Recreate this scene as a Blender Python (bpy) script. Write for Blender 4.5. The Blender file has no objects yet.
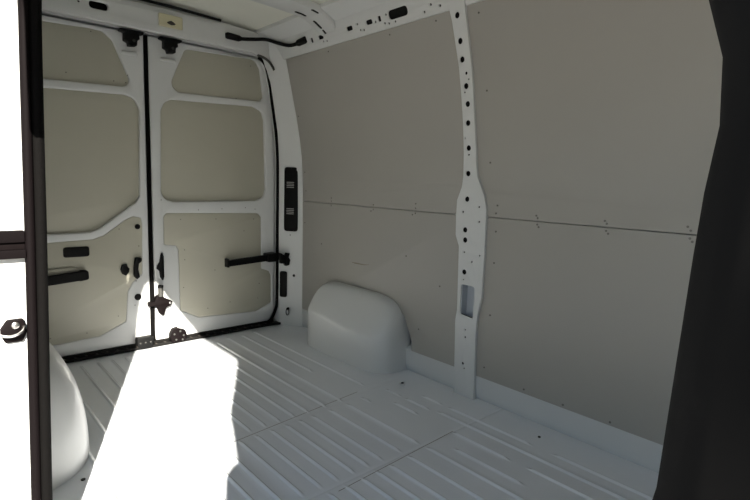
import bpy, bmesh, math, random
from mathutils import Vector, Matrix
random.seed(4)
C = bpy.context.scene.collection
SC = bpy.context.scene
PI = math.pi

# ---------------------------------------------------------------- camera
cam = bpy.data.cameras.new('camera')
cam.lens = 507.47 / 750 * 36
cam.sensor_width = 36
cam.clip_start = 0.02
co = bpy.data.objects.new('camera', cam)
C.objects.link(co)
rt = Vector((0.66278803, 0.74817422, 0.03077924))
up = Vector((-0.11944751, 0.06505863, 0.99070665))
fw = Vector((-0.73921872, 0.66030501, -0.13248763))
M = Matrix.Identity(4)
for i in range(3):
    M[i][0] = rt[i]; M[i][1] = up[i]; M[i][2] = -fw[i]
M[2][3] = 1.0
co.matrix_world = M
SC.camera = co

# ---------------------------------------------------------------- world, sun, exposure
W = bpy.data.worlds.new('sky'); SC.world = W; W.use_nodes = True
nt = W.node_tree
bg = nt.nodes['Background']
sky = nt.nodes.new('ShaderNodeTexSky')
sky.sky_type = 'NISHITA'
sky.sun_disc = False
sky.sun_elevation = math.radians(29)
sky.sun_rotation = math.radians(67)
nt.links.new(sky.outputs[0], bg.inputs[0])
bg.inputs[1].default_value = 0.235
sl = bpy.data.lights.new('sun', 'SUN')
sl.energy = 22.0
sl.angle = math.radians(0.53)
sl.color = (1.0, 0.94, 0.84)
so = bpy.data.objects.new('sun', sl); C.objects.link(so)
sdir = Vector((-0.9285, 0.3714, -0.5375)).normalized()
so.rotation_euler = sdir.to_track_quat('-Z', 'Y').to_euler()
so.location = (3, -2, 4)
SC.view_settings.view_transform = 'Standard'
SC.view_settings.look = 'None'
SC.view_settings.exposure = -0.15
SC.view_settings.gamma = 1.0
SC.view_settings.use_curve_mapping = False
SC.cycles.use_denoising = True
SC.cycles.max_bounces = 14
SC.cycles.diffuse_bounces = 10
SC.cycles.sample_clamp_indirect = 6.0

# ---------------------------------------------------------------- materials
def mat(name, col, rough=0.5, metal=0.0, spec=0.5, noise=0.0, nscale=8.0, bump=0.0, bscale=200.0, coat=0.0):
    m = bpy.data.materials.new(name); m.use_nodes = True
    n = m.node_tree.nodes; l = m.node_tree.links
    b = n['Principled BSDF']
    b.inputs['Base Color'].default_value = (*col, 1)
    b.inputs['Roughness'].default_value = rough
    b.inputs['Metallic'].default_value = metal
    b.inputs['Specular IOR Level'].default_value = spec
    if coat:
        b.inputs['Coat Weight'].default_value = coat
        b.inputs['Coat Roughness'].default_value = 0.12
    tc = n.new('ShaderNodeTexCoord')
    if noise:
        t = n.new('ShaderNodeTexNoise'); t.inputs['Scale'].default_value = nscale
        t.inputs['Detail'].default_value = 5
        l.new(tc.outputs['Object'], t.inputs['Vector'])
        r = n.new('ShaderNodeMixRGB'); r.blend_type = 'MIX'
        r.inputs[1].default_value = (*[c * (1 - noise) for c in col], 1)
        r.inputs[2].default_value = (*[min(1, c * (1 + noise)) for c in col], 1)
        l.new(t.outputs['Fac'], r.inputs[0])
        l.new(r.outputs[0], b.inputs['Base Color'])
    if bump:
        t = n.new('ShaderNodeTexNoise'); t.inputs['Scale'].default_value = bscale
        t.inputs['Detail'].default_value = 3
        l.new(tc.outputs['Object'], t.inputs['Vector'])
        bp = n.new('ShaderNodeBump'); bp.inputs['Strength'].default_value = bump
        bp.inputs['Distance'].default_value = 0.002
        l.new(t.outputs['Fac'], bp.inputs['Height'])
        l.new(bp.outputs[0], b.inputs['Normal'])
    return m

PAINT = mat('white_van_paint', (0.63, 0.64, 0.635), 0.36, noise=0.03, nscale=3, coat=0.3)
FLOORP = mat('floor_paint', (0.73, 0.76, 0.80), 0.24, noise=0.05, nscale=5, coat=0.4)
ROOFP = mat('roof_paint', (0.70, 0.70, 0.63), 0.55, noise=0.05, nscale=4, bump=0.25, bscale=7)
PANEL = mat('grey_beige_board', (0.365, 0.352, 0.322), 0.42, noise=0.05, nscale=2.2)
DPANEL = mat('khaki_grey_board', (0.45, 0.435, 0.36), 0.36, noise=0.06, nscale=3)
RUB = mat('black_rubber', (0.0022, 0.0019, 0.0018), 0.8, spec=0.08, noise=0.25, nscale=120, bump=0.9, bscale=420)
RUBB = mat('brown_black_rubber', (0.0036, 0.0024, 0.0027), 0.7, spec=0.06)
BLK = mat('black_plastic_and_hole_shade', (0.005, 0.005, 0.005), 0.5, spec=0.12)  # also stands in for the shade inside holes and slots
TRIM = mat('dark_trim', (0.006, 0.0058, 0.0058), 0.8, spec=0.06, noise=0.15, nscale=10)
STRIP = mat('dark_threshold_plastic', (0.006, 0.0055, 0.005), 0.6, spec=0.15)
RIDGE = mat('threshold_ridge', (0.035, 0.028, 0.022), 0.6)
STEEL = mat('bright_steel', (0.62, 0.60, 0.58), 0.28, metal=1.0)
DSTEEL = mat('brown_black_steel', (0.0038, 0.0022, 0.0024), 0.6, spec=0.08, noise=0.4, nscale=60)
LAMP = mat('cream_lamp_lens', (0.62, 0.58, 0.40), 0.35)
GREYP = mat('dull_grey_plastic', (0.05, 0.05, 0.046), 0.6, spec=0.2)
SCREW = mat('screw_head', (0.16, 0.155, 0.14), 0.4, metal=0.4)
MARK = mat('pale_marking', (0.34, 0.34, 0.33), 0.6)
DIRT = mat('brown_scuff', (0.22, 0.20, 0.15), 0.7)
GROUND = mat('pale_paving', (0.34, 0.32, 0.29), 0.9, noise=0.15, nscale=3, bump=0.5, bscale=40)
DIM = mat('inner_skin_paint', (0.30, 0.31, 0.31), 0.6)
RECESS = mat('recess_lit_paint', (0.50, 0.53, 0.57), 0.4)  # bluish light inside the pillar pocket is put into this colour

# ---------------------------------------------------------------- helpers
def wloc(o):
    v = Vector((0, 0, 0))
    while o is not None:
        v += o.location; o = o.parent
    return v

def link_mesh(name, me, m, parent=None, label=None, cat=None, group=None, kind=None, smooth=40, origin=None):
    """me holds world coordinates; the origin goes to the base of the thing"""
    for c in (m if isinstance(m, (list, tuple)) else [m]):
        me.materials.append(c)
    o = bpy.data.objects.new(name, me); C.objects.link(o)
    if parent is not None:
        base = wloc(parent)
        o.parent = parent
        me.transform(Matrix.Translation(-base))
    else:
        if origin is None:
            vs = [v.co for v in me.vertices]
            lo = [min(v[i] for v in vs) for i in range(3)]; hi = [max(v[i] for v in vs) for i in range(3)]
            origin = ((lo[0] + hi[0]) / 2, (lo[1] + hi[1]) / 2, lo[2])
        me.transform(Matrix.Translation(-Vector(origin)))
        o.location = origin
    if smooth:
        me.polygons.foreach_set('use_smooth', [True] * len(me.polygons))
        me.set_sharp_from_angle(angle=math.radians(smooth))
    me.update()
    tag(o, label, cat, group, kind)
    return o

def tag(o, label=None, cat=None, group=None, kind=None):
    if label: o['label'] = label
    if cat: o['category'] = cat
    if group: o['group'] = group
    if kind: o['kind'] = kind

def empty(name, loc, label=None, cat=None, group=None, kind=None):
    o = bpy.data.objects.new(name, None); C.objects.link(o)
    o.location = loc; o.empty_display_size = 0.05
    tag(o, label, cat, group, kind)
    return o

def roundp(pts, r, n=5):
    """round every corner of a closed polygon by radius r (or per corner list)"""
    out = []
    N = len(pts)
    for i in range(N):
        p = Vector(pts[i]).to_2d(); a = Vector(pts[i - 1]).to_2d(); b = Vector(pts[(i + 1) % N]).to_2d()
        rr = r[i] if isinstance(r, (list, tuple)) else r
        da = (a - p); db = (b - p); la = da.length; lb = db.length
        if rr <= 0 or la < 1e-6 or lb < 1e-6:
            out.append((p.x, p.y)); continue
        da /= la; db /= lb
        ang = da.angle(db)
        if ang > PI - 0.05:
            out.append((p.x, p.y)); continue
        t = min(rr / math.tan(ang / 2), la * 0.49, lb * 0.49)
        s = p + da * t; e = p + db * t
        for k in range(n + 1):
            u = k / n
            q = s * (1 - u) ** 2 + p * 2 * u * (1 - u) + e * u * u
            out.append((q.x, q.y))
    return out

def circ(cx, cy, rx, ry=None, n=14):
    ry = ry or rx
    return [(cx + rx * math.cos(2 * PI * k / n), cy + ry * math.sin(2 * PI * k / n)) for k in range(n)]

def rrect(cx, cy, w, h, r=0.01, n=4):
    return roundp([(cx - w / 2, cy - h / 2), (cx + w / 2, cy - h / 2), (cx + w / 2, cy + h / 2), (cx - w / 2, cy + h / 2)], r, n)

def plate(outer, holes, thick, bevel, mtx, bres=1):
    """outline with holes, centred thickness along w, bevelled edges -> mesh in world coordinates"""
    cu = bpy.data.curves.new('tmp', 'CURVE'); cu.dimensions = '2D'; cu.fill_mode = 'BOTH'
    for poly in [outer] + list(holes):
        s = cu.splines.new('POLY'); s.points.add(len(poly) - 1)
        for k, (x, y) in enumerate(poly):
            s.points[k].co = (x, y, 0, 1)
        s.use_cyclic_u = True
    cu.extrude = max(thick / 2 - bevel, 0.0001)
    cu.bevel_depth = bevel; cu.bevel_resolution = bres
    cu.offset = -bevel
    o = bpy.data.objects.new('tmp', cu); C.objects.link(o)
    dg = bpy.context.evaluated_depsgraph_get(); dg.update()
    me = bpy.data.meshes.new_from_object(o.evaluated_get(dg))
    bpy.data.objects.remove(o); bpy.data.curves.remove(cu)
    me.materials.clear()
    bm = bmesh.new(); bm.from_mesh(me)
    bmesh.ops.remove_doubles(bm, verts=bm.verts, dist=0.00005)
    bmesh.ops.recalc_face_normals(bm, faces=bm.faces)
    bm.to_mesh(me); bm.free()
    me.transform(mtx)
    return me

def frame_x(x0):   # u->Y v->Z w->+X
    return Matrix(((0, 0, 1, x0), (1, 0, 0, 0), (0, 1, 0, 0), (0, 0, 0, 1)))
def frame_y(y0):   # u->X v->Z w->-Y
    return Matrix(((1, 0, 0, 0), (0, 0, -1, y0), (0, 1, 0, 0), (0, 0, 0, 1)))
def frame_z(z0):
    return Matrix.Translation((0, 0, z0))

def bend_y(me, fn, levels, ref):
    """slice at heights then shift each vertex in Y by fn(z)-ref"""
    bm = bmesh.new(); bm.from_mesh(me)
    for z in levels:
        bmesh.ops.bisect_plane(bm, geom=bm.verts[:] + bm.edges[:] + bm.faces[:], plane_co=(0, 0, z), plane_no=(0, 0, 1))
    for v in bm.verts:
        v.co.y += fn(v.co.z) - ref
    bm.to_mesh(me); bm.free()
    return me

def interp(tab):
    def f(z):
        if z <= tab[0][0]: return tab[0][1]
        for (a, b), (c, d) in zip(tab, tab[1:]):
            if z <= c:
                return b + (d - b) * (z - a) / (c - a)
        return tab[-1][1]
    return f

def new_mesh(bm):
    me = bpy.data.meshes.new('m'); bmesh.ops.recalc_face_normals(bm, faces=bm.faces)
    bm.to_mesh(me); bm.free(); return me

def box_bm(bm, lo, hi, bevel=0.0):
    r = bmesh.ops.create_cube(bm, size=1)
    vs = r['verts']
    for v in vs:
        for i in range(3):
            v.co[i] = lo[i] if v.co[i] < 0 else hi[i]
    if bevel:
        es = list({e for v in vs for e in v.link_edges})
        bmesh.ops.bevel(bm, geom=es, offset=bevel, segments=2, affect='EDGES', profile=0.7)
    return vs

def box(lo, hi, bevel=0.0):
    bm = bmesh.new(); box_bm(bm, lo, hi, bevel); return new_mesh(bm)

def tube_bm(bm, pts, r, n=10, cap=True, flat=None):
    """sweep a circle (or ellipse flat=(a,b,up)) along points"""
    pts = [Vector(p) for p in pts]
    rings = []
    nrm = None
    for i, p in enumerate(pts):
        t = (pts[min(i + 1, len(pts) - 1)] - pts[max(i - 1, 0)]).normalized()
        if nrm is None:
            a = Vector((0, 0, 1)) if abs(t.z) < 0.9 else Vector((0, 1, 0))
            nrm = t.cross(a).normalized()
        nrm = (nrm - t * nrm.dot(t)).normalized()
        b = t.cross(nrm)
        rr = r[i] if isinstance(r, (list, tuple)) else r
        rings.append([bm.verts.new(p + nrm * math.cos(2 * PI * k / n) * rr + b * math.sin(2 * PI * k / n) * rr) for k in range(n)])
    for a, b in zip(rings, rings[1:]):
        for k in range(n):
            bm.faces.new((a[k], a[(k + 1) % n], b[(k + 1) % n], b[k]))
    if cap:
        bm.faces.new(rings[0][::-1]); bm.faces.new(rings[-1])

def tube(pts, r, n=10):
    bm = bmesh.new(); tube_bm(bm, pts, r, n); return new_mesh(bm)

def smooth_path(pts, sub=6):
    P = [Vector(p) for p in pts]; out = []
    for i in range(len(P) - 1):
        p0 = P[max(i - 1, 0)]; p1 = P[i]; p2 = P[i + 1]; p3 = P[min(i + 2, len(P) - 1)]
        for k in range(sub):
            t = k / sub
            out.append(0.5 * ((2 * p1) + (p2 - p0) * t + (2 * p0 - 5 * p1 + 4 * p2 - p3) * t * t + (3 * p1 - p0 - 3 * p2 + p3) * t ** 3))
    out.append(P[-1]); return out

def loft(sections):
    """closed cross-sections (lists of 3D points, same length) joined and capped"""
    bm = bmesh.new()
    R = [[bm.verts.new(p) for p in s] for s in sections]
    n = len(R[0])
    for a, b in zip(R, R[1:]):
        for k in range(n):
            bm.faces.new((a[k], a[(k + 1) % n], b[(k + 1) % n], b[k]))
    bm.faces.new(R[0][::-1]); bm.faces.new(R[-1])
    return new_mesh(bm)

def disc_bm(bm, c, axis, r, h, n=12):
    """short cylinder from c along axis"""
    a = Vector(axis).normalized(); c = Vector(c)
    u = a.orthogonal().normalized(); v = a.cross(u)
    r0 = [bm.verts.new(c + (u * math.cos(2 * PI * k / n) + v * math.sin(2 * PI * k / n)) * r) for k in range(n)]
    r1 = [bm.verts.new(p.co + a * h) for p in r0]
    r2 = [bm.verts.new(c + a * (h * 1.15) + (p.co - c) * 0.7) for p in r0]
    for k in range(n):
        j = (k + 1) % n
        bm.faces.new((r0[k], r0[j], r1[j], r1[k])); bm.faces.new((r1[k], r1[j], r2[j], r2[k]))
    bm.faces.new(r2); bm.faces.new(r0[::-1])

def disc(c, axis, r, h, n=12):
    bm = bmesh.new(); disc_bm(bm, c, axis, r, h, n); return new_mesh(bm)

# profiles of the side wall: y of the liner face and of the pillar face by height
yw = interp([(0, 1.886), (1.0, 1.880), (1.15, 1.868), (1.27, 1.850), (1.4, 1.824), (1.5, 1.800), (1.62, 1.772), (1.76, 1.738), (1.9, 1.70)])
def yp(z): return yw(z) - 0.014
LV = [0.9, 1.0, 1.05, 1.15, 1.27, 1.36, 1.4, 1.44, 1.5, 1.55, 1.62, 1.69]
DX = -3.02        # inner face of the rear doors

# ---------------------------------------------------------------- setting: ground, floor
link_mesh('ground', plate(rrect(0, -2, 40, 40, 1), [], 0.1, 0.005, frame_z(-0.66)), GROUND, kind='structure', origin=(0, 0, -0.66))

def floor_mesh():
    Y0 = 0.968
    rear = [1.573, 1.473, 1.376, 1.284, 1.192, 1.121, 1.050, 0.984, 0.916, 0.846, 0.776, 0.708, 0.640, 0.560, 0.470, 0.385]
    rx0 = {1.573: -2.93, 1.473: -2.90, 1.376: -2.90}
    rx1 = {1.573: -1.83, 1.473: -2.13}
    beads = []
    for y in rear:
        beads.append((y, rx0.get(y, -2.86 if y > 1.15 else -2.90), rx1.get(y, -1.745)))
    beads.append((1.473, -1.70, -1.66)); beads.append((1.63, -1.70, -1.62))
    for y in [1.376, 1.279, 1.186, 1.121, 1.055, 0.985, 0.917, 0.846, 0.776, 0.708, 0.640, 0.560, 0.470, 0.385]:
        beads.append((y, -1.69, -1.262))
    beads += [(1.556, -1.57, -1.44), (1.63, -1.57, -1.44), (1.715, -1.54, -1.44)]
    beads += [(1.716, -1.38, -0.98), (1.645, -1.38, 0.4), (1.553, -1.22, -0.97), (1.456, -1.13, -0.85), (1.560, -0.88, 0.4),
              (1.720, -0.87, -0.4)]
    for y in [1.380, 1.280, 1.186, 1.121, 1.055, 0.985, 0.917, 0.846, 0.776, 0.708, 0.640, 0.560, 0.470, 0.385, 0.30]:
        beads.append((y, -1.205, 0.4))
    xs = []
    x = -3.02
    ends = sorted({e for b in beads for e in b[1:]})
    while x < 0.7:
        xs.append(x)
        near = min(abs(x - e) for e in ends)
        x += 0.012 if near < 0.05 else 0.03
    xs.append(0.7)
    ys = {round(-0.12 + 0.03 * k, 4) for k in range(70)}
    for by in {b[0] for b in beads}:
        ys |= {round(by + d, 4) for d in (-0.0086, -0.0065, -0.0045, -0.0025, -0.0008, 0.001, 0.003, 0.005, 0.007, 0.009, 0.011)}
    ys = sorted(ys)
    def ss(a, b, t):
        t = max(0, min(1, (t - a) / (b - a))); return t * t * (3 - 2 * t)
    def h(x, y):
        z = 0
        for by, a, b in beads:
            dy = y - by
            if abs(dy) > 0.036: continue
            prof = ss(-0.0085, 0.000, dy) * (1 - ss(0.001, 0.011, dy))
            end = ss(a - 0.012, a + 0.02, x) * (1 - ss(b - 0.02, b + 0.012, x))
            z = max(z, 0.0068 * prof * end)
        # spot-welded seams between the sheets
        for sx in (-1.722 - 0.12 * (y - 1.2), -1.233):
            d = abs(x - sx)
            if d < 0.008: z -= 0.0015 * (1 - d / 0.008)
        return z
    xs = sorted(set(xs + [-1.233 + d for d in (-0.008, -0.003, 0, 0.003, 0.008)]))
    verts = [(x, y, h(x, y)) for x in xs for y in ys]
    n = len(ys)
    faces = [(i * n + j, (i + 1) * n + j, (i + 1) * n + j + 1, i * n + j + 1) for i in range(len(xs) - 1) for j in range(n - 1)]
    me = bpy.data.meshes.new('floor'); me.from_pydata(verts, [], faces); me.update()
    # add a solid underside
    bm = bmesh.new(); bm.from_mesh(me)
    box_bm(bm, (-3.1, -0.12, -0.12), (0.7, 1.97, -0.02))
    bm.to_mesh(me); bm.free()
    return me
link_mesh('floor', floor_mesh(), FLOORP, kind='structure', smooth=60, origin=(-1.2, 0.93, 0))

# thin dark weld seams lying across the floor
def seam_strip(p0, p1, w=0.0011):
    a = Vector(p0); b = Vector(p1); d = (b - a).normalized(); s = Vector((-d.y, d.x, 0)) * w
    bm = bmesh.new()
    vs = [bm.verts.new(v) for v in (a - s, b - s, b + s, a + s)]
    vt = [bm.verts.new(v.co + Vector((0, 0, 0.0012))) for v in vs]
    bm.faces.new(vt)
    for k in range(4): bm.faces.new((vs[k], vs[(k + 1) % 4], vt[(k + 1) % 4], vt[k]))
    return new_mesh(bm)
link_mesh('trim_1', seam_strip((-1.70, 0.80, -0.0005), (-1.775, 1.50, -0.0005)), SCREW, kind='structure')
link_mesh('trim_2', seam_strip((-1.205, 0.95, -0.0005), (-1.235, 1.56, -0.0005)), SCREW, kind='structure')

# ---------------------------------------------------------------- setting: far side of the body
def wall_far():
    # sill kick rising from the floor, then the outer skin well behind the liner boards
    bm = bmesh.new()
    prof = [(1.915, -0.05), (1.905, 0.0), (1.898, 0.012), (1.892, 0.04), (1.889, 0.118), (1.90, 0.13), (1.965, 0.14), (1.97, 1.1), (1.93, 1.45), (1.86, 1.78), (1.80, 1.95),
            (1.83, 1.96), (1.90, 1.80), (1.97, 1.46), (2.01, 1.1), (2.0, -0.05)]
    a = [bm.verts.new((-3.08, y, z)) for y, z in prof]; b = [bm.verts.new((0.7, y, z)) for y, z in prof]
    n = len(prof)
    for k in range(n):
        bm.faces.new((a[k], a[(k + 1) % n], b[(k + 1) % n], b[k]))
    bm.faces.new(a); bm.faces.new(b[::-1])
    return new_mesh(bm)
link_mesh('wall_far', wall_far(), PAINT, kind='structure')

# roof side rail with its punched slots (far side)
RY, RZ0, RZ1 = 1.715, 1.742, 1.86
slots = []
for x, z in ((-2.513, 1.793), (-1.941, 1.791)): slots.append(rrect(x, z, 0.020, 0.026, 0.006))
for x, z in ((-2.426, 1.794), (-2.172, 1.791), (-2.017, 1.791)): slots.append(rrect(x, z, 0.046, 0.022, 0.009))
slots.append(rrect(-1.813, 1.791, 0.128, 0.042, 0.020, 6))
for x, z in ((-2.384, 1.803), (-2.414, 1.769), (-2.383, 1.766), (-2.106, 1.799), (-2.094, 1.768), (-2.068, 1.763), (-1.972, 1.783), (-1.892, 1.80),
             (-1.912, 1.764), (-1.885, 1.758), (-1.841, 1.758), (-1.653, 1.760), (-1.609, 1.782), (-1.559, 1.766), (-1.2, 1.79), (-0.9, 1.79)):
    slots.append(circ(x, z, 0.006, n=8))
slots += [rrect(-0.7, 1.79, 0.13, 0.05, 0.016), rrect(-1.05, 1.79, 0.046, 0.022, 0.009)]
rail = plate([(-2.95, RZ0), (0.68, RZ0), (0.68, RZ1), (-2.95, RZ1)], slots, 0.006, 0.001, frame_y(0.0))
rail.transform(Matrix.Translation((0, 1.737, 1.742)) @ Matrix.Rotation(math.radians(23), 4, 'X') @ Matrix.Translation((0, 0, -1.742)))
link_mesh('trim_3', rail, PAINT, kind='structure')
rb = plate([(-2.94, RZ0 + 0.01), (0.66, RZ0 + 0.01), (0.66, RZ1 - 0.03), (-2.94, RZ1 - 0.03)], [], 0.002, 0.0005, frame_y(0.007))
rb.transform(Matrix.Translation((0, 1.737, 1.742)) @ Matrix.Rotation(math.radians(23), 4, 'X') @ Matrix.Translation((0, 0, -1.742)))
link_mesh('rail_slot_shade', rb, BLK, kind='structure')  # black sheet behind the rail slots, in place of their shade
# lower return lip of the rail
link_mesh('trim_4', box((-2.95, 1.735, 1.738), (0.68, 1.86, 1.742)), PAINT, kind='structure')
# near roof rail (plain inside face)
link_mesh('trim_5', loft([[(x, 0.085, 1.70), (x, 0.20, 1.745), (x, 0.25, 1.86), (x, 0.05, 1.95), (x, 0.0, 1.9)] for x in (-3.0, 0.68)]), PAINT, kind='structure')

# ceiling skin, slightly crowned, with its cross bows
def ceiling():
    sec = []
    ys = [-0.02 + k * (1.98 - 0.1) / 16 for k in range(17)]
    def z(y): return 1.935 - 0.062 * abs((y - 0.93) / 0.93) ** 2
    sec = [[(x, y, z(y)) for y in ys] + [(x, y, z(y) + 0.02) for y in reversed(ys)] for x in (-3.08, 0.72)]
    return loft(sec)
link_mesh('ceiling', ceiling(), ROOFP, kind='structure')

def bow_bend(me):
    bm = bmesh.new(); bm.from_mesh(me)
    for y in (0.2, 0.35, 0.6, 0.95, 1.3, 1.45, 1.52, 1.56, 1.60, 1.64, 1.68, 1.71):
        bmesh.ops.bisect_plane(bm, geom=bm.verts[:] + bm.edges[:] + bm.faces[:], plane_co=(0, y, 0), plane_no=(0, 1, 0))
    for v in bm.verts:
        t = abs((v.co.y - 0.93) / 0.93)
        v.co.z += 1.902 - 0.035 * t ** 2 - 0.060 * max(0, (t - 0.66) / 0.18) ** 2
    bm.to_mesh(me); bm.free()
    return me
def bow(name, x0, x1, holes=()):
    # hat-section roof bow crossing the van, foot flared and bent down onto the rail
    out = roundp([(x0, 0.16), (x1, 0.16), (x1, 1.60), (x1 + 0.004, 1.69), (x1 - 0.03, 1.722), (x0 + 0.01, 1.722), (x0 - 0.004, 1.69), (x0, 1.60)], 0.02)
    o = link_mesh(name, bow_bend(plate(out, [], 0.040, 0.007, frame_z(0))), PAINT, kind='structure')
    for h in holes:
        link_mesh('slot', bow_bend(plate(roundp(h, 0.008), [], 0.002, 0.0005, frame_z(-0.0202))), BLK, o)  # black plates give the solid bow the shade of punched slots
    return o
link_mesh('trim_13', loft([[(x, 1.690, 1.838), (x, 1.60, 1.882), (x, 1.60, 1.905), (x, 1.80, 1.90), (x, 1.70, 1.845)] for x in (-3.0, 0.68)]), PAINT, kind='structure')
def q(cx, cy, w, l): return [(cx - w / 2, cy - l / 2), (cx + w / 2, cy - l / 2), (cx + w / 2, cy + l / 2), (cx - w / 2, cy + l / 2)]
bow('trim_6', -2.43, -2.27, [q(-2.38, 1.55, 0.018, 0.07), q(-2.375, 1.655, 0.018, 0.055), q(-2.375, 1.702, 0.016, 0.026), q(-2.285, 1.575, 0.018, 0.045), q(-2.405, 1.2, 0.02, 0.08)])
bow('trim_7', -1.52, -1.36, [q(-1.49, 1.53, 0.018, 0.07)])
bow('trim_8', -0.50, -0.34, [])

# rear roof header above the doors
def header():
    lo_y = lambda y: 0
    oval = rrect(0.722, 1.834, 0.085, 0.036, 0.018, 5)
    out = [(0.06, 1.762), (1.60, 1.762), (1.70, 1.742), (1.76, 1.76), (1.765, 1.86), (1.62, 1.888), (1.30, 1.898), (0.93, 1.900), (0.60, 1.898), (0.3, 1.89), (0.06, 1.86)]
    return plate(out, [oval, circ(0.635, 1.835, 0.006, n=8)], 0.024, 0.008, frame_x(-2.952), 2)
link_mesh('trim_9', header(), PAINT, kind='structure')
link_mesh('header_slot_shade', plate(rrect(0.70, 1.834, 0.20, 0.05, 0.01), [], 0.004, 0.001, frame_x(-2.975)), BLK, kind='structure')  # black plate behind the header oval stands in for shade in the cavity
link_mesh('trim_10', box((-3.08, 0.03, 1.765), (-3.00, 1.90, 1.95)), PAINT, kind='structure')
# dark sealant gap between header and roof skin
link_mesh('trim_11', tube(smooth_path([(-2.925, 0.45, 1.902), (-2.925, 0.78, 1.908), (-2.925, 1.1, 1.908), (-2.925, 1.36, 1.900)]), 0.008, 8), BLK, kind='structure')

# the near side: one stamped side frame with the sliding-door opening
def wall_near():
    hole = roundp([(-1.385, 0.03), (0.16, 0.03), (0.16, 0.80), (0.20, 1.10), (0.33, 1.45), (0.46, 1.684), (-0.76, 1.684), (-0.853, 1.645), (-0.96, 1.60), (-1.08, 1.55), (-1.22, 1.50), (-1.385, 1.41), (-1.385, 1.0)],
                  [0.04, 0, 0, 0, 0, 0.08] + [0] * 7, 5)
    return plate([(-3.08, -0.1), (0.7, -0.1), (0.7, 1.95), (-3.08, 1.95)], [hole], 0.10, 0.006, frame_y(0.132))
link_mesh('wall_near', wall_near(), PAINT, kind='structure')
# added unseen plate at the top rear of the opening, shapes the sun patch
link_mesh('sun_patch_blocker', plate([(-1.055, 1.27), (-1.030, 1.27), (-1.018, 1.33), (-0.965, 1.49), (-0.90, 1.59), (-0.845, 1.645), (-0.76, 1.70), (-0.80, 1.73), (-1.05, 1.66)], [], 0.022, 0.003, frame_y(0.072)), PAINT, kind='structure')
# outer step of the rear side panel: the jamb face lit by the sun
link_mesh('wall_side', plate([(-3.08, -0.1), (-1.42, -0.1), (-1.42, 1.80), (-1.36, 1.89), (-1.25, 1.92), (0.7, 1.92), (0.7, 2.0), (-3.08, 2.0)], [], 0.16, 0.012, frame_y(0.0)), PAINT, kind='structure')
link_mesh('wall_front', plate([(-0.0, -0.1), (1.95, -0.1), (1.95, 1.95), (-0.0, 1.95)], [], 0.04, 0.002, frame_x(0.70)), PAINT, kind='structure')

link_mesh('rear_light_stop', box((-3.12, -0.05, -0.1), (-3.09, 1.98, 1.98)), DIM, kind='structure')  # added unseen sheet behind the doors, keeps sky light out of the gaps

# ---------------------------------------------------------------- rear corner pillar (far side)
yo = interp([(0, 1.795), (0.3, 1.792), (1.1, 1.790), (1.3, 1.778), (1.45, 1.752), (1.55, 1.735), (1.65, 1.712), (1.76, 1.66)])
def corner():
    sec = []
    for z in (0.0, 0.1, 0.4, 0.8, 1.1, 1.2, 1.3, 1.4, 1.5, 1.6, 1.68, 1.76, 1.80, 1.85):
        a = yo(z); b = yw(z) + 0.004
        f = 0.012
        sec.append([(-3.05, a - 0.004, z), (-2.985, a, z), (-2.972, a + f, z), (-2.858, b - f * 1.2, z), (-2.842, b, z), (-2.842, b + 0.06, z), (-3.05, b + 0.06, z)])
    return loft(sec)
cp = empty('corner_pillar', (-2.92, 1.84, 0), 'white painted corner pillar between the right rear door and the side wall', 'body pillar')
link_mesh('pillar_shell', corner(), PAINT, cp)
# a frame whose w points out of the sloping pillar face
pa = Vector((-2.972, 1.797, 0)); pb = Vector((-2.858, 1.872, 0))
ud = (pb - pa).normalized(); wd = Vector((ud.y, -ud.x, 0))
FM = Matrix(((ud.x, 0, wd.x, pa.x), (ud.y, 0, wd.y, pa.y), (0, 1, 0, 0), (0, 0, 0, 1)))
L = (pb - pa).length
vent = link_mesh('vent_panel', plate(rrect(0.074, 0.868, 0.098, 0.425, 0.02), [], 0.008, 0.002, FM @ Matrix.Translation((0, 0, 0.003))), BLK, cp, label='long black vent panel on the corner pillar')
bm = bmesh.new()
for zc in (0.965, 0.79):
    for k in range(4):
        z = zc + (k - 1.5) * 0.011
        vs = box_bm(bm, (0.070 - 0.026, z - 0.0022, 0.006), (0.070 + 0.026, z + 0.0022, 0.0095))
me = new_mesh(bm); me.transform(FM); link_mesh('vent_slats', me, MARK, vent, label='pale slats on the black vent panel')
link_mesh('pillar_slot_shade', plate(rrect(L * 0.16, 0.290, 0.052, 0.18, 0.016), [], 0.008, 0.002, FM @ Matrix.Translation((0, 0, 0.003))), BLK, cp, label='short black plate standing in for a shaded slot low on the pillar')  # black plate painted in for the darkness of an open slot
link_mesh('plug', disc(FM @ Vector((L * 0.72, 0.355, 0)), wd, 0.009, 0.003), BLK, cp)
for (u, z) in ((0.1, 1.22), (0.35, 1.17), (0.5, 0.63), (0.2, 1.42)):
    link_mesh('screw', disc(FM @ Vector((L * u, z, -0.0005)), wd, 0.0035, 0.002, 8), BLK, cp)
# tie-down ring at the pillar foot
tr = empty('tie_down_ring', FM @ Vector((L * 0.42, 0.085, 0.0)), 'small dark tie-down ring low on the corner pillar', 'tie-down ring')
c0 = FM @ Vector((L * 0.42, 0.10, 0.010))
ring = [c0 + ud * 0.011 * math.cos(t) + Vector((0, 0, 1)) * 0.022 * math.sin(t) for t in [2 * PI * k / 16 for k in range(17)]]
link_mesh('ring', tube(ring, 0.003, 6), DSTEEL, tr)
link_mesh('mount', disc(FM @ Vector((L * 0.42, 0.122, -0.001)), wd, 0.009, 0.012), DSTEEL, tr)
# curved grey stop above the door corner
link_mesh('trim_12', tube(smooth_path([(-2.935, 1.600, 1.752), (-2.935, 1.650, 1.744), (-2.937, 1.690, 1.722), (-2.940, 1.722, 1.685)]), [0.004] + [0.008] * 17 + [0.010], 8), GREYP, kind='structure')

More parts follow.
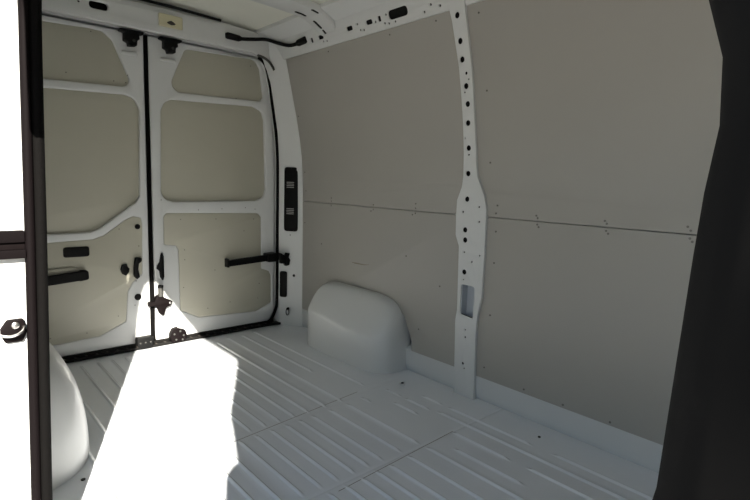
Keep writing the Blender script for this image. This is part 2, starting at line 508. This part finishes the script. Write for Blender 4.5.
# ---------------------------------------------------------------- rear doors
def screw_at(parent, y, z, x=DX, r=0.004):
    link_mesh('screw', disc((x, y, z), (1, 0, 0), r, 0.002, 8), SCREW, parent)

Lwin = [(0.20, 1.40), (0.853, 1.428), (0.903, 1.412), (0.928, 1.358), (0.914, 0.877), (0.892, 0.844), (0.705, 0.706), (0.661, 0.688), (0.24, 0.680), (0.20, 0.72)]
Ltri = [(0.24, 1.715), (0.70, 1.738), (0.755, 1.735), (0.800, 1.700), (0.879, 1.510), (0.872, 1.482), (0.845, 1.468), (0.24, 1.445)]
Llow = [(0.22, 0.63), (0.669, 0.648), (0.723, 0.667), (0.837, 0.751), (0.874, 0.768), (0.915, 0.760), (0.922, 0.726), (0.914, 0.440), (0.860, 0.392), (0.834, 0.345), (0.819, 0.174), (0.683, 0.111), (0.22, 0.09)]
Rtri = [(1.183, 1.718), (1.206, 1.728), (1.609, 1.745), (1.640, 1.735), (1.668, 1.690), (1.690, 1.516), (1.669, 1.493), (1.144, 1.478), (1.112, 1.498), (1.105, 1.533)]
Rwin = [(1.042, 1.365), (1.060, 1.410), (1.103, 1.433), (1.619, 1.456), (1.683, 1.430), (1.698, 1.377), (1.712, 0.927), (1.692, 0.876), (1.640, 0.854), (1.102, 0.849), (1.052, 0.864), (1.032, 0.906)]
Rlow = [(1.043, 0.765), (1.060, 0.782), (1.648, 0.772), (1.672, 0.749), (1.674, 0.40), (1.731, 0.378), (1.748, 0.350), (1.749, 0.156), (1.633, 0.110), (1.241, 0.133), (1.130, 0.192), (1.125, 0.565), (1.108, 0.592), (1.041, 0.600)]
def s(poly, d):   # shrink/grow about the centroid by distance d
    cx = sum(p[0] for p in poly) / len(poly); cy = sum(p[1] for p in poly) / len(poly)
    out = []
    for x, y in poly:
        v = Vector((x - cx, y - cy)); l = v.length
        out.append((cx + v.x * (l + d) / l, cy + v.y * (l + d) / l))
    return out

def door(name, outline, win, tri, low):
    d = empty(name, (DX, sum(p[0] for p in outline) / len(outline), 0.03), kind='structure')
    hw = roundp(win, 0.04, 4); ht = roundp(tri, 0.035, 4); hl = roundp(low, 0.012, 3)
    link_mesh('door_frame', plate(outline, [hw, ht, hl], 0.030, 0.008, frame_x(DX - 0.015), 2), PAINT, d)
    link_mesh('outer_skin', plate(s(outline, -0.004), [], 0.02, 0.002, frame_x(DX - 0.062)), PAINT, d)
    link_mesh('window_panel', plate(s(hw, 0.022), [], 0.005, 0.001, frame_x(DX - 0.026)), DPANEL, d, label='khaki grey board filling the window opening')
    link_mesh('upper_panel', plate(s(ht, 0.020), [], 0.005, 0.001, frame_x(DX - 0.019)), DPANEL, d, label='small khaki grey board at the top of the door')
    link_mesh('lower_panel', plate(s(hl, 0.0), [], 0.012, 0.0015, frame_x(DX - 0.0065)), DPANEL, d, label='large khaki grey board on the lower half of the door')
    link_mesh('backing', plate(s(hl, 0.02), [], 0.003, 0.0005, frame_x(DX - 0.034)), DIM, d)
    return d

dl = door('door_1', roundp([(0.165, 0.03), (0.954, 0.03), (0.957, 1.757), (0.24, 1.752), (0.165, 1.60)], [0.03, 0.01, 0.01, 0.10, 0.3], 5), Lwin, Ltri, Llow)
dr = door('door_2', roundp([(0.982, 0.03), (1.735, 0.03), (1.775, 0.10), (1.778, 1.15), (1.745, 1.50), (1.690, 1.757), (0.979, 1.757)], [0.01, 0.02, 0.04, 0.3, 0.3, 0.06, 0.01], 5), Rwin, Rtri, Rlow)
# screws round the boards
for (y, z) in ((0.48, 1.492), (0.58, 1.499), (0.80, 1.49), (0.86, 1.49), (0.87, 1.53), (0.9, 0.60), (0.88, 0.40), (0.87, 0.26), (0.78, 0.21), (0.62, 0.14), (0.45, 0.14), (0.8, 0.70), (0.70, 1.72)):
    screw_at(dl, y, z, DX - 0.001, 0.0032)
for (y, z) in ((1.03, 0.86), (1.25, 0.80), (1.40, 0.805), (1.56, 0.81), (1.63, 0.80), (1.16, 0.56), (1.16, 0.50), (1.15, 0.33), (1.30, 0.18), (1.35, 0.42), (1.45, 0.20), (1.65, 0.20), (1.66, 0.30), (1.55, 0.66), (1.14, 0.745), (1.36, 0.742), (1.62, 0.735), (1.50, 1.49), (1.60, 1.70)):
    screw_at(dr, y, z, DX - 0.001, 0.0032)
# left door fittings
link_mesh('slot_cover', plate(rrect(0.588, 0.587, 0.122, 0.054, 0.014), [], 0.006, 0.0015, frame_x(DX + 0.001)), BLK, dl, label='black rounded slot above the pull strap')
def strap(pts, w, t, name, parent, m=BLK, label=None):
    # flat bar: pts are (x,y,z) centre line, w = height, t = thickness
    P = smooth_path(pts, 4)
    sec = []
    for p in P:
        sec.append([(p.x - t / 2, p.y, p.z - w / 2), (p.x + t / 2, p.y, p.z - w / 2 * 0.86), (p.x + t / 2, p.y, p.z + w / 2 * 0.86), (p.x - t / 2, p.y, p.z + w / 2)])
    return link_mesh(name, loft(sec), m, parent, label=label)
ls = strap([(DX + 0.03, 0.20, 0.445), (DX + 0.035, 0.40, 0.448), (DX + 0.035, 0.55, 0.458), (DX + 0.028, 0.625, 0.463)], 0.052, 0.020, 'check_strap', dl, label='black flat check strap across the lower board')
link_mesh('strap_end', plate(roundp([(0.585, 0.432), (0.636, 0.440), (0.634, 0.487), (0.600, 0.490), (0.585, 0.480)], 0.012), [], 0.036, 0.004, frame_x(DX + 0.018)), BLK, ls)
link_mesh('strap_molding', plate(roundp([(0.22, 0.47), (0.60, 0.492), (0.56, 0.508), (0.22, 0.50)], 0.008), [], 0.014, 0.004, frame_x(DX + 0.008)), DPANEL, ls, label='raised board edge above the strap')
link_mesh('catch', plate(roundp([(0.806, 0.500), (0.832, 0.504), (0.836, 0.486), (0.846, 0.476), (0.842, 0.456), (0.826, 0.436), (0.806, 0.448), (0.797, 0.474)], 0.004), [], 0.012, 0.003, frame_x(DX + 0.005)), BLK, dl, label='small angular black catch')
link_mesh('pull_handle', plate(roundp([(0.875, 0.537), (0.910, 0.533), (0.908, 0.515), (0.892, 0.500), (0.888, 0.470), (0.896, 0.425), (0.880, 0.412), (0.866, 0.430), (0.866, 0.470), (0.870, 0.510)], 0.006), [], 0.024, 0.004, frame_x(DX + 0.012)), BLK, dl, label='black curved pull handle')
link_mesh('plug', disc((DX, 0.887, 0.306), (1, 0, 0), 0.019, 0.003, 16), BLK, dl)
link_mesh('plug', disc((DX - 0.001, 0.896, 0.710), (1, 0, 0), 0.015, 0.003, 16), BLK, dl)
def top_latch(parent, y, z):
    la = link_mesh('upper_latch', plate(roundp([(y - 0.062, z + 0.034), (y + 0.058, z + 0.036), (y + 0.058, z + 0.024), (y + 0.034, z + 0.020), (y + 0.036, z - 0.006), (y + 0.024, z - 0.012), (y + 0.022, z - 0.040), (y - 0.018, z - 0.046),
                  (y - 0.022, z - 0.028), (y - 0.040, z - 0.020), (y - 0.038, z + 0.020), (y - 0.06, z + 0.024)], 0.005), [], 0.05, 0.005, frame_x(DX + 0.026)), BLK, parent, label='black latch at the top of the door')
    link_mesh('latch_pin', disc((DX + 0.051, y + 0.005, z - 0.018), (1, 0, 0), 0.007, 0.006), GREYP, la)
    link_mesh('door_stop', plate(rrect(y - 0.006, z - 0.078, 0.086, 0.018, 0.008), [], 0.014, 0.005, frame_x(DX + 0.003)), PAINT, parent)
top_latch(dl, 0.888, 1.722)
top_latch(dr, 1.092, 1.722)
# right door fittings
link_mesh('edge_catch', plate(roundp([(1.026, 0.556), (1.034, 0.53), (1.034, 0.41), (1.026, 0.385), (1.012, 0.41), (1.008, 0.445), (0.992, 0.462), (0.996, 0.48), (1.010, 0.50), (1.016, 0.54)], 0.004), [], 0.014, 0.003, frame_x(DX + 0.006)), BLK, dr, label='narrow black wedge beside the door gap')
rs = strap([(DX + 0.045, 1.425, 0.462), (DX + 0.045, 1.55, 0.468), (DX + 0.050, 1.68, 0.476), (DX + 0.055, 1.79, 0.480)], 0.045, 0.012, 'check_strap', dr, label='black flat check strap reaching to the hinge pillar')
link_mesh('strap_end', box((DX + 0.002, 1.413, 0.436), (DX + 0.052, 1.424, 0.490), 0.003), BLK, rs)
link_mesh('guide', plate(roundp([(1.690, 0.505), (1.765, 0.508), (1.765, 0.450), (1.690, 0.450)], 0.008), [], 0.075, 0.004, frame_x(DX + 0.034)), BLK, rs)
link_mesh('hinge_bracket', plate(roundp([(1.760, 0.515), (1.800, 0.490), (1.812, 0.510), (1.835, 0.505), (1.825, 0.480), (1.838, 0.460), (1.830, 0.425), (1.805, 0.420), (1.790, 0.440), (1.765, 0.440)], 0.004), [], 0.03, 0.004, frame_x(DX + 0.092)), BLK, rs)
link_mesh('hinge_pin', tube([(DX + 0.108, 1.812, 0.43), (DX + 0.108, 1.812, 0.50)], 0.007, 8), BLK, rs)
# centre lock on the right door
lk = link_mesh('center_lock', plate(roundp([(0.935, 0.272), (0.972, 0.272), (0.980, 0.302), (1.010, 0.318), (1.022, 0.292), (1.072, 0.262), (1.062, 0.240), (1.032, 0.228), (1.020, 0.180), (0.998, 0.196), (0.985, 0.232), (0.968, 0.246), (0.935, 0.245)], 0.005), [], 0.035, 0.004, frame_x(DX + 0.018)), DSTEEL, dr, label='dark star-shaped lock over the door gap')
link_mesh('lock_tube', tube([(DX + 0.03, 1.004, 0.300), (DX + 0.03, 1.004, 0.352)], 0.014, 10), GREYP, lk)
link_mesh('lock_cap', tube([(DX + 0.03, 1.004, 0.352), (DX + 0.03, 1.004, 0.366)], 0.016, 10), BLK, lk)
link_mesh('lock_stud', disc((DX + 0.035, 1.055, 0.256), (1, 0, 0), 0.007, 0.006), STEEL, lk)
# foot latches
fl = link_mesh('foot_latch', plate(roundp([(0.862, 0.074), (0.952, 0.074), (0.952, 0.03), (0.94, 0.008), (0.88, 0.008), (0.862, 0.03)], 0.01), [], 0.05, 0.006, frame_x(DX + 0.026)), BLK, dl, label='black box latch at the foot of the door')
for k in range(3):
    link_mesh('latch_bolt', disc((DX + 0.05, 0.878 + 0.028 * k, 0.045), (1, 0, 0), 0.005, 0.004, 8), GREYP, fl)
fr = link_mesh('foot_latch', plate(roundp([(1.052, 0.062), (1.068, 0.092), (1.098, 0.098), (1.112, 0.086), (1.140, 0.078), (1.150, 0.040), (1.136, 0.012), (1.060, 0.010), (1.050, 0.035)], 0.006), [], 0.05, 0.006, frame_x(DX + 0.026)), DSTEEL, dr, label='dark cast latch at the foot of the door')
for (y, z) in ((1.070, 0.065), (1.105, 0.078), (1.125, 0.050), (1.080, 0.030), (1.118, 0.025)):
    link_mesh('latch_bolt', disc((DX + 0.05, y, z), (1, 0, 0), 0.006, 0.006, 8), GREYP, fr)

# rubber seals of the rear doors
link_mesh('center_seal', tube(smooth_path([(DX - 0.004, 0.968, 0.03), (DX - 0.004, 0.965, 0.12), (DX - 0.004, 0.969, 0.24), (DX - 0.004, 0.966, 0.5), (DX - 0.004, 0.968, 1.1), (DX - 0.004, 0.968, 1.755)]), 0.0115, 8), RUB,
          label='black rubber seal standing in the gap between the two rear doors', cat='door seal', smooth=60)
link_mesh('hinge_side_seal', tube(smooth_path([(-2.995, 1.640, 1.756), (-2.995, 1.690, 1.715), (-2.995, 1.722, 1.60), (-2.995, 1.738, 1.50), (-2.995, 1.772, 1.28), (-2.995, 1.783, 1.05), (-2.995, 1.783, 0.6), (-2.995, 1.783, 0.20), (-2.995, 1.772, 0.11), (-2.995, 1.74, 0.05), (-2.995, 1.70, 0.025)], 8), 0.010, 8), RUB,
          label='black rubber seal curving down the hinge side of the right rear door', cat='door seal', smooth=60)
# threshold strip
th = empty('threshold_strip', (-2.99, 0.97, 0), 'dark ridged plastic strip along the foot of the rear doors', 'threshold strip')
link_mesh('strip_base', plate([(-3.02, 0.17), (-2.985, 0.17), (-2.985, 1.70), (-2.97, 1.80), (-3.02, 1.80)], [], 0.016, 0.003, frame_z(0.010)), STRIP, th)
link_mesh('strip_riser', box((-3.035, 0.17, 0.0), (-3.012, 1.77, 0.032), 0.003), STRIP, th)
for k in range(30):
    y = 0.24 + k * 0.052
    link_mesh('ridge', box((-3.010, y, 0.0172), (-2.988, y + 0.010, 0.0205), 0.001), RIDGE, th)

# ---------------------------------------------------------------- header fittings
il = empty('interior_lamp', (-2.94, 1.075, 1.795), 'cream oblong interior lamp on the header above the door gap', 'lamp')
link_mesh('lens', plate(rrect(1.075, 1.833, 0.128, 0.066, 0.008), [], 0.016, 0.005, frame_x(-2.934), 2), LAMP, il)
link_mesh('bulb_mark', plate(roundp([(1.045, 1.822), (1.075, 1.812), (1.105, 1.820), (1.075, 1.836)], 0.006), [], 0.004, 0.001, frame_x(-2.925)), RIDGE, il, label='darker bulb shape in the lens')
gb = empty('grab_handle', (-2.9, 1.42, 1.80), 'long black sagging cable grab from the header to the roof rail', 'grab handle')
pth = smooth_path([(-2.93, 1.40, 1.826), (-2.915, 1.48, 1.822), (-2.90, 1.56, 1.832), (-2.885, 1.63, 1.842), (-2.83, 1.68, 1.822), (-2.74, 1.70, 1.796), (-2.66, 1.705, 1.792), (-2.60, 1.705, 1.800)], 6)
link_mesh('cable', tube(pth, 0.0105, 10), BLK, gb)
link_mesh('end_boot', tube([(-2.932, 1.392, 1.826), (-2.930, 1.402, 1.827), (-2.918, 1.47, 1.822), (-2.914, 1.485, 1.822)], [0.014, 0.019, 0.018, 0.011], 10), BLK, gb)
link_mesh('end_boot', tube([(-2.66, 1.708, 1.793), (-2.64, 1.708, 1.795), (-2.57, 1.708, 1.800), (-2.56, 1.708, 1.801)], [0.012, 0.019, 0.020, 0.015], 10), BLK, gb)

# ---------------------------------------------------------------- side pillar between the bays
pil = empty('side_pillar', (-1.42, 1.86, 0), 'white perforated steel pillar standing between the two bays of wall boards', 'body pillar')
outl = [(-1.4889, -0.0163), (-1.372, -0.0163), (-1.3783, 0.3495), (-1.3743, 0.4104), (-1.3581, 0.4917), (-1.3551, 0.695), (-1.3593, 0.8983), (-1.3739, 0.9542), (-1.4166, 1.0407), (-1.4225, 1.1018), (-1.4261, 1.2854), (-1.4197, 1.5088), (-1.4268, 1.694), (-1.4253, 1.7765), (-1.5173, 1.7765), (-1.5024, 1.694), (-1.4869, 1.5088), (-1.4893, 1.2854), (-1.4939, 1.0407), (-1.5021, 0.9898), (-1.5259, 0.9288), (-1.528, 0.8577), (-1.5249, 0.7662), (-1.5025, 0.7154), (-1.4942, 0.4104), (-1.5024, 0.3596)]
holes = []
# big holes follow the pillar centre line: (x on y=1.84, z) pulled to the true face
for hx, hz in [(-1.4713, 1.7087), (-1.4679, 1.6086), (-1.4657, 1.5353), (-1.4575, 1.4273), (-1.4565, 1.353), (-1.4613, 1.2733), (-1.4633, 1.165), (-1.4662, 1.0516), (-1.4677, 0.9361), (-1.4704, 0.794), (-1.4676, 0.7473), (-1.4633, 0.5969)]:
    holes.append(circ(hx, hz, 0.0125, 0.0125, 14))
POCKET = roundp([(-1.477, 0.538), (-1.477, 0.396), (-1.399, 0.386), (-1.399, 0.538)], 0.014)
holes.append(POCKET)
for hx, hz, r in [(-1.462, 1.1355, 0.004), (-1.4807, 1.2089, 0.005), (-1.3981, 0.9034, 0.0045), (-1.3928, 0.8373, 0.0045), (-1.4874, 0.876, 0.005), (-1.468, 0.6899, 0.004), (-1.3805, 0.6849, 0.004), (-1.4222, 0.6503, 0.004), (-1.4659, 0.5609, 0.0035), (-1.4403, 0.3241, 0.004), (-1.4383, 0.2885, 0.005), (-1.4443, 0.1584, 0.007), (-1.4352, 0.1361, 0.004), (-1.4507, 1.4785, 0.007), (-1.4409, 1.4532, 0.004), (-1.4674, 1.4025, 0.004)]:
    holes.append(circ(hx, hz, r, r, 8))
pm = plate(outl, holes, 0.005, 0.0015, frame_y(1.80 + 0.0025), 2)
bend_y(pm, yp, LV, 1.80)
link_mesh('pillar_face', pm, PAINT, pil)
mid = -1.437
inner = [(x + (0.009 if x < mid else -0.009), min(max(z, 0.009), 1.74)) for x, z in outl]
rim = bend_y(plate(outl, [inner], 0.020, 0.001, frame_y(1.80 + 0.012)), yp, LV, 1.80)
link_mesh('pillar_flange', rim, PAINT, pil)
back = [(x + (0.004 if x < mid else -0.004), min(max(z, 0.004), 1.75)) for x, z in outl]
link_mesh('backing', bend_y(plate(back, [POCKET], 0.002, 0.0004, frame_y(1.80 + 0.0105)), yp, LV, 1.80), BLK, pil, label='black sheet standing in for the shade behind the punched holes')  # black sheet close behind the face, so the holes look deep and shaded
link_mesh('pocket', box((-1.4765, yp(0.45) + 0.004, 0.385), (-1.472, yp(0.45) + 0.05, 0.54)), RECESS, pil, label='pale blue-grey side of the rectangular pocket')
link_mesh('pocket', box((-1.48, yp(0.45) + 0.045, 0.38), (-1.396, yp(0.45) + 0.05, 0.545)), RECESS, pil, label='pale blue-grey bottom of the rectangular pocket')
# seam where the lower pillar patch overlaps
link_mesh('patch_edge', box((-1.486, yp(0.35) - 0.001, 0.343), (-1.376, yp(0.35) + 0.004, 0.347)), PAINT, pil)

# ---------------------------------------------------------------- lining boards of the far wall
SEAM = 0.861
def board(name, pts, r, label, screws):
    me = plate(roundp(pts, r, 3), [], 0.006, 0.0012, frame_y(1.80 + 0.003))
    bend_y(me, yw, LV, 1.80)
    o = link_mesh(name, me, PANEL, label=label, cat='wall panel', group='boards lining the side wall')
    for (x, z) in screws:
        link_mesh('screw', disc((x, yw(z) + 0.0005, z), (0, -1, 0), 0.0042, 0.0022, 8), SCREW, o)
    return o
g1, g2 = -2.838, -1.455
board('lining_panel', [(g1, SEAM + 0.0015), (-1.49, SEAM + 0.0015), (-1.475, 1.0), (-1.478, 1.738), (g1, 1.738)], 0.006,
      'upper grey-beige board on the side wall between corner pillar and perforated pillar',
      [(-2.81, 1.40), (-2.81, 1.05), (-2.522, 0.876), (-2.522, 0.895), (-2.13, 0.874), (-1.804, 0.874), (-1.804, 0.897), (-1.52, 0.89), (-1.49, 1.10), (-1.49, 1.45), (-2.4, 1.715), (-1.9, 1.712), (-1.6, 1.715), (-2.80, 0.93)])
board('lining_panel', [(g1, 0.13), (-2.50, 0.13), (-2.46, 0.28), (-2.38, 0.35), (-2.0, 0.36), (-1.86, 0.30), (-1.80, 0.18), (-1.795, 0.120), (-1.480, 0.120), (-1.480, SEAM - 0.0015), (g1, SEAM - 0.0015)], 0.006,
      'lower grey-beige board cut around the far wheel arch, left of the perforated pillar',
      [(-2.81, 0.72), (-2.522, 0.848), (-2.13, 0.848), (-2.15, 0.838), (-1.804, 0.848), (-1.825, 0.84), (-1.52, 0.845), (-1.50, 0.79), (-1.49, 0.62), (-1.86, 0.62), (-1.62, 0.50), (-1.75, 0.25), (-1.48, 0.35), (-2.62, 0.6)])
board('lining_panel', [(-1.455, 0.97), (-1.40, SEAM + 0.0015), (0.66, SEAM + 0.0015), (0.66, 1.738), (-1.455, 1.738)], 0.006,
      'upper grey board on the side wall to the right of the perforated pillar',
      [(-1.37, 1.70), (-1.36, 1.40), (-1.355, 1.10), (-1.31, 0.915), (-1.315, 0.880), (-1.111, 0.874), (-1.118, 0.884), (-0.828, 0.874), (-0.836, 0.884), (-0.552, 0.874), (-0.562, 0.886), (-0.3, 0.874)])
board('lining_panel', [(-1.392, 0.116), (0.66, 0.116), (0.66, SEAM - 0.0015), (-1.392, SEAM - 0.0015)], 0.006,
      'lower grey board above the sill to the right of the perforated pillar',
      [(-1.31, 0.80), (-1.111, 0.848), (-1.104, 0.838), (-0.828, 0.848), (-0.82, 0.838), (-0.552, 0.848), (-0.544, 0.838), (-1.31, 0.66), (-1.315, 0.42), (-1.33, 0.17), (-1.12, 0.135), (-0.94, 0.130), (-0.75, 0.13), (-0.3, 0.848)])
# faint scuff on the lower left board
link_mesh('scuff_mark', bend_y(plate(roundp([(-2.32, 0.405 + .12), (-2.26, 0.408 + .12), (-2.20, 0.407 + .12), (-2.14, 0.415 + .12), (-2.20, 0.402 + .12), (-2.28, 0.400 + .12)], 0.001), [], 0.0008, 0.0001, frame_y(1.80 - 0.0002)), yw, [], 1.80), DIRT,
          label='faint brown scuff on the board above the far wheel arch', cat='scuff mark')

# ---------------------------------------------------------------- wheel arches
def arch(cx, a, ywall, depth, h, sgn, top_shift=0.0, n=44, m=36, soft=False):
    # rounded box: sides rise straight from the floor, then the top slopes up to the wall
    bm = bmesh.new(); rings = []
    for i in range(n + 1):
        th_ = PI * i / n
        c, s_ = math.cos(th_), math.sin(th_)
        e = 2 / (2.9 if soft else 4.5)
        px = (abs(c) ** e) * (1 if c > 0 else -1) * a
        py = (abs(s_) ** (e if c > 0 else e * 0.6)) * depth
        col = []
        for j in range(m + 1):
            ph = (PI / 2) * j / m
            cph = abs(math.cos(ph)) if j < m else 0
            zz = abs(math.sin(ph)) ** 0.9 if j < m else 1.0
            p_ = 4.5 if px > 0 else 8.0
            rx = (1 - zz ** p_) ** (1 / p_) if j < m else 0
            if soft: rx, ry = cph ** 0.42, cph ** 0.62
            else: ry = (1 - 0.62 * max(0, (zz - (0.50 if px > 0 else 0.56)) / 0.50) ** 1.2) * ((1 - zz ** 12) ** 0.083 if j < m else 0)
            x = cx + px * rx - top_shift * zz * (1 - rx)
            y = ywall + sgn * py * ry
            col.append(bm.verts.new((x, y, zz * h)))
        rings.append(col)
    for A, B in zip(rings, rings[1:]):
        for j in range(m):
            bm.faces.new((A[j], A[j + 1], B[j + 1], B[j]))
    bmesh.ops.remove_doubles(bm, verts=bm.verts, dist=0.0005)
    # foot flange
    return new_mesh(bm)
link_mesh('wheel_arch', arch(-2.203, 0.361, 1.92, 0.225, 0.385, -1, 0.0), PAINT, label='white rounded wheel arch bulging from the side wall boards', cat='wheel arch', smooth=70)
link_mesh('wheel_arch', arch(-2.18, 0.43, 0.05, 0.362, 0.45, 1, 0.0, soft=True), PAINT, label='white rounded wheel arch behind the seal at the left, partly cut off', cat='wheel arch', smooth=70)

# ---------------------------------------------------------------- small things on the floor
def floor_bolt(x, y, label):
    o = empty('floor_anchor', (x, y, 0.0), label, 'floor anchor')
    link_mesh('washer', disc((x, y, 0.0), (0, 0, 1), 0.016, 0.002, 14), PAINT, o)
    link_mesh('bolt', disc((x, y, 0.002), (0, 0, 1), 0.007, 0.003, 8), BLK, o)
floor_bolt(-1.715, 1.745, 'dark bolt in the floor just in front of the far wheel arch')
link_mesh('drain_plug', disc((-0.985, 1.80, 0), (0, 0, 1), 0.006, 0.003, 10), BLK, label='small black plug in the floor beside the sill at right', cat='plug')
link_mesh('floor_plug', disc((-1.78, 0.335, 0), (0, 0, 1), 0.007, 0.003, 10), BLK, label='small black plug in the floor by the left wheel arch', cat='plug')

# ---------------------------------------------------------------- side door opening: seal, rail, striker
def opening_path(dx, y0, amp=0.0):
    pts = [(-1.385, -0.04), (-1.385, 0.3), (-1.385, 0.62), (-1.385, 0.72), (-1.385, 0.86), (-1.385, 1.0), (-1.385, 1.20), (-1.385, 1.37), (-1.30, 1.455), (-1.10, 1.54), (-0.96, 1.60), (-0.86, 1.65), (-0.76, 1.684), (-0.2, 1.684)]
    yy = interp([(0, 0.172 + y0), (0.2, 0.179 + y0), (0.83, 0.1975 + y0), (1.16, 0.2055 + y0), (1.375, 0.2125 + y0), (1.7, 0.20 + y0)])
    return smooth_path([(x + dx, yy(z) + (amp * math.exp(-((z - 0.9) / 0.12) ** 2)), z) for x, z in pts], 6)
sd = empty('side_door_seal', (-1.37, 0.19, 0), 'black two-lobed rubber seal running up the left edge of the side door opening', 'door seal')
link_mesh('main_lobe', tube(opening_path(0.006, 0.0), 0.0125, 12), RUB, sd, smooth=70)
link_mesh('outer_lobe', tube(opening_path(0.010, -0.0215), 0.0105, 12), RUBB, sd, smooth=70, label='smoother brownish outer lip of the seal')
# sliding door guide rail ending at the jamb
gr = empty('door_guide_rail', (-1.40, 0.08, 0.80), 'black horizontal guide rail meeting the seal at the left edge', 'door rail')
link_mesh('rail_flange', box((-1.40, -0.13, 0.842), (-1.366, 0.166, 0.868), 0.003), RUBB, gr)
link_mesh('rail_flange', box((-1.40, -0.13, 0.806), (-1.362, 0.166, 0.826), 0.003), RUBB, gr)
link_mesh('rail_channel', box((-1.40, -0.13, 0.820), (-1.376, 0.166, 0.848), 0.002), DSTEEL, gr)
st = empty('door_striker', (-1.42, 0.138, 0.60), 'brown-black striker plate with a steel loop on the bright jamb at far left', 'door striker')
SY, SZ = 0.1335, 0.640
link_mesh('striker_plate', plate(roundp([(SY - 0.0230, SZ - 0.0082), (SY - 0.0148, SZ - 0.0271), (SY + 0.0180, SZ - 0.0271), (SY + 0.0271, SZ - 0.0049), (SY + 0.0213, SZ + 0.0262), (SY - 0.0098, SZ + 0.0262), (SY - 0.0230, SZ + 0.0066)], 0.006), [], 0.012, 0.003, frame_x(-1.378)), DSTEEL, st)
link_mesh('striker_bolt', disc((-1.372, SY + 0.0049, SZ + 0.0139), (1, 0, 0), 0.0075, 0.008, 12), STEEL, st)
link_mesh('striker_loop', tube(smooth_path([(-1.373, SY - 0.0246, SZ - 0.0033), (-1.352, SY - 0.0213, SZ - 0.0033), (-1.347, SY - 0.0033, SZ - 0.0049), (-1.352, SY + 0.0148, SZ + 0.0016), (-1.373, SY + 0.0213, SZ + 0.0082)]), 0.003, 8), STEEL, st)

# door pillar close to the camera: dark trim with a rounded rubber nose
xn = interp([(-0.1, -0.20), (0.55, -0.22), (0.70, -0.20), (0.78, -0.175), (0.84, -0.108), (0.862, -0.066), (0.885, -0.0575), (0.900, -0.056), (0.98, -0.0530), (1.0, -0.0520), (1.032, -0.0488), (1.06, -0.0575), (1.08, -0.0560), (1.13, -0.035), (1.3, 0.05), (1.52, 0.155), (1.7, 0.20)])
def nose_section(z):
    x = xn(z); y = 0.19
    nose = [(x + 0.018 - 0.018 * math.cos(t), y - 0.022 * math.sin(t)) for t in [PI / 2 - PI * k / 8 for k in range(9)]]
    nose = [(x + 0.018 - 0.018 * math.cos(PI / 2 * (1 - k / 4)), y - 0.024 * math.sin(PI / 2 * (1 - k / 4))) for k in range(9)]
    body = [(x + 0.30, 0.235), (x + 0.50, 0.10), (x + 0.52, 0.0), (x + 0.44, 0.0), (x + 0.30, 0.065), (x + 0.185, 0.105), (x + 0.085, 0.142)]
    pts = nose + body
    return [(px, py, z) for px, py in pts]
pl = empty('door_pillar', (0.05, 0.12, -0.1), 'black trimmed pillar of the side door opening, close up at the right edge', 'door pillar')
zs = [-0.1 + 0.02 * k for k in range(91)]
link_mesh('pillar_trim', loft([nose_section(z) for z in zs if z <= 1.7]), TRIM, pl, smooth=50)
link_mesh('pillar_seal', tube(smooth_path([(xn(z) + 0.20, 0.104, z) for z in (0.0, 0.3, 0.6, 0.8, 0.9, 1.0, 1.1, 1.3, 1.6)], 5), 0.010, 10), RUB, pl, smooth=60)
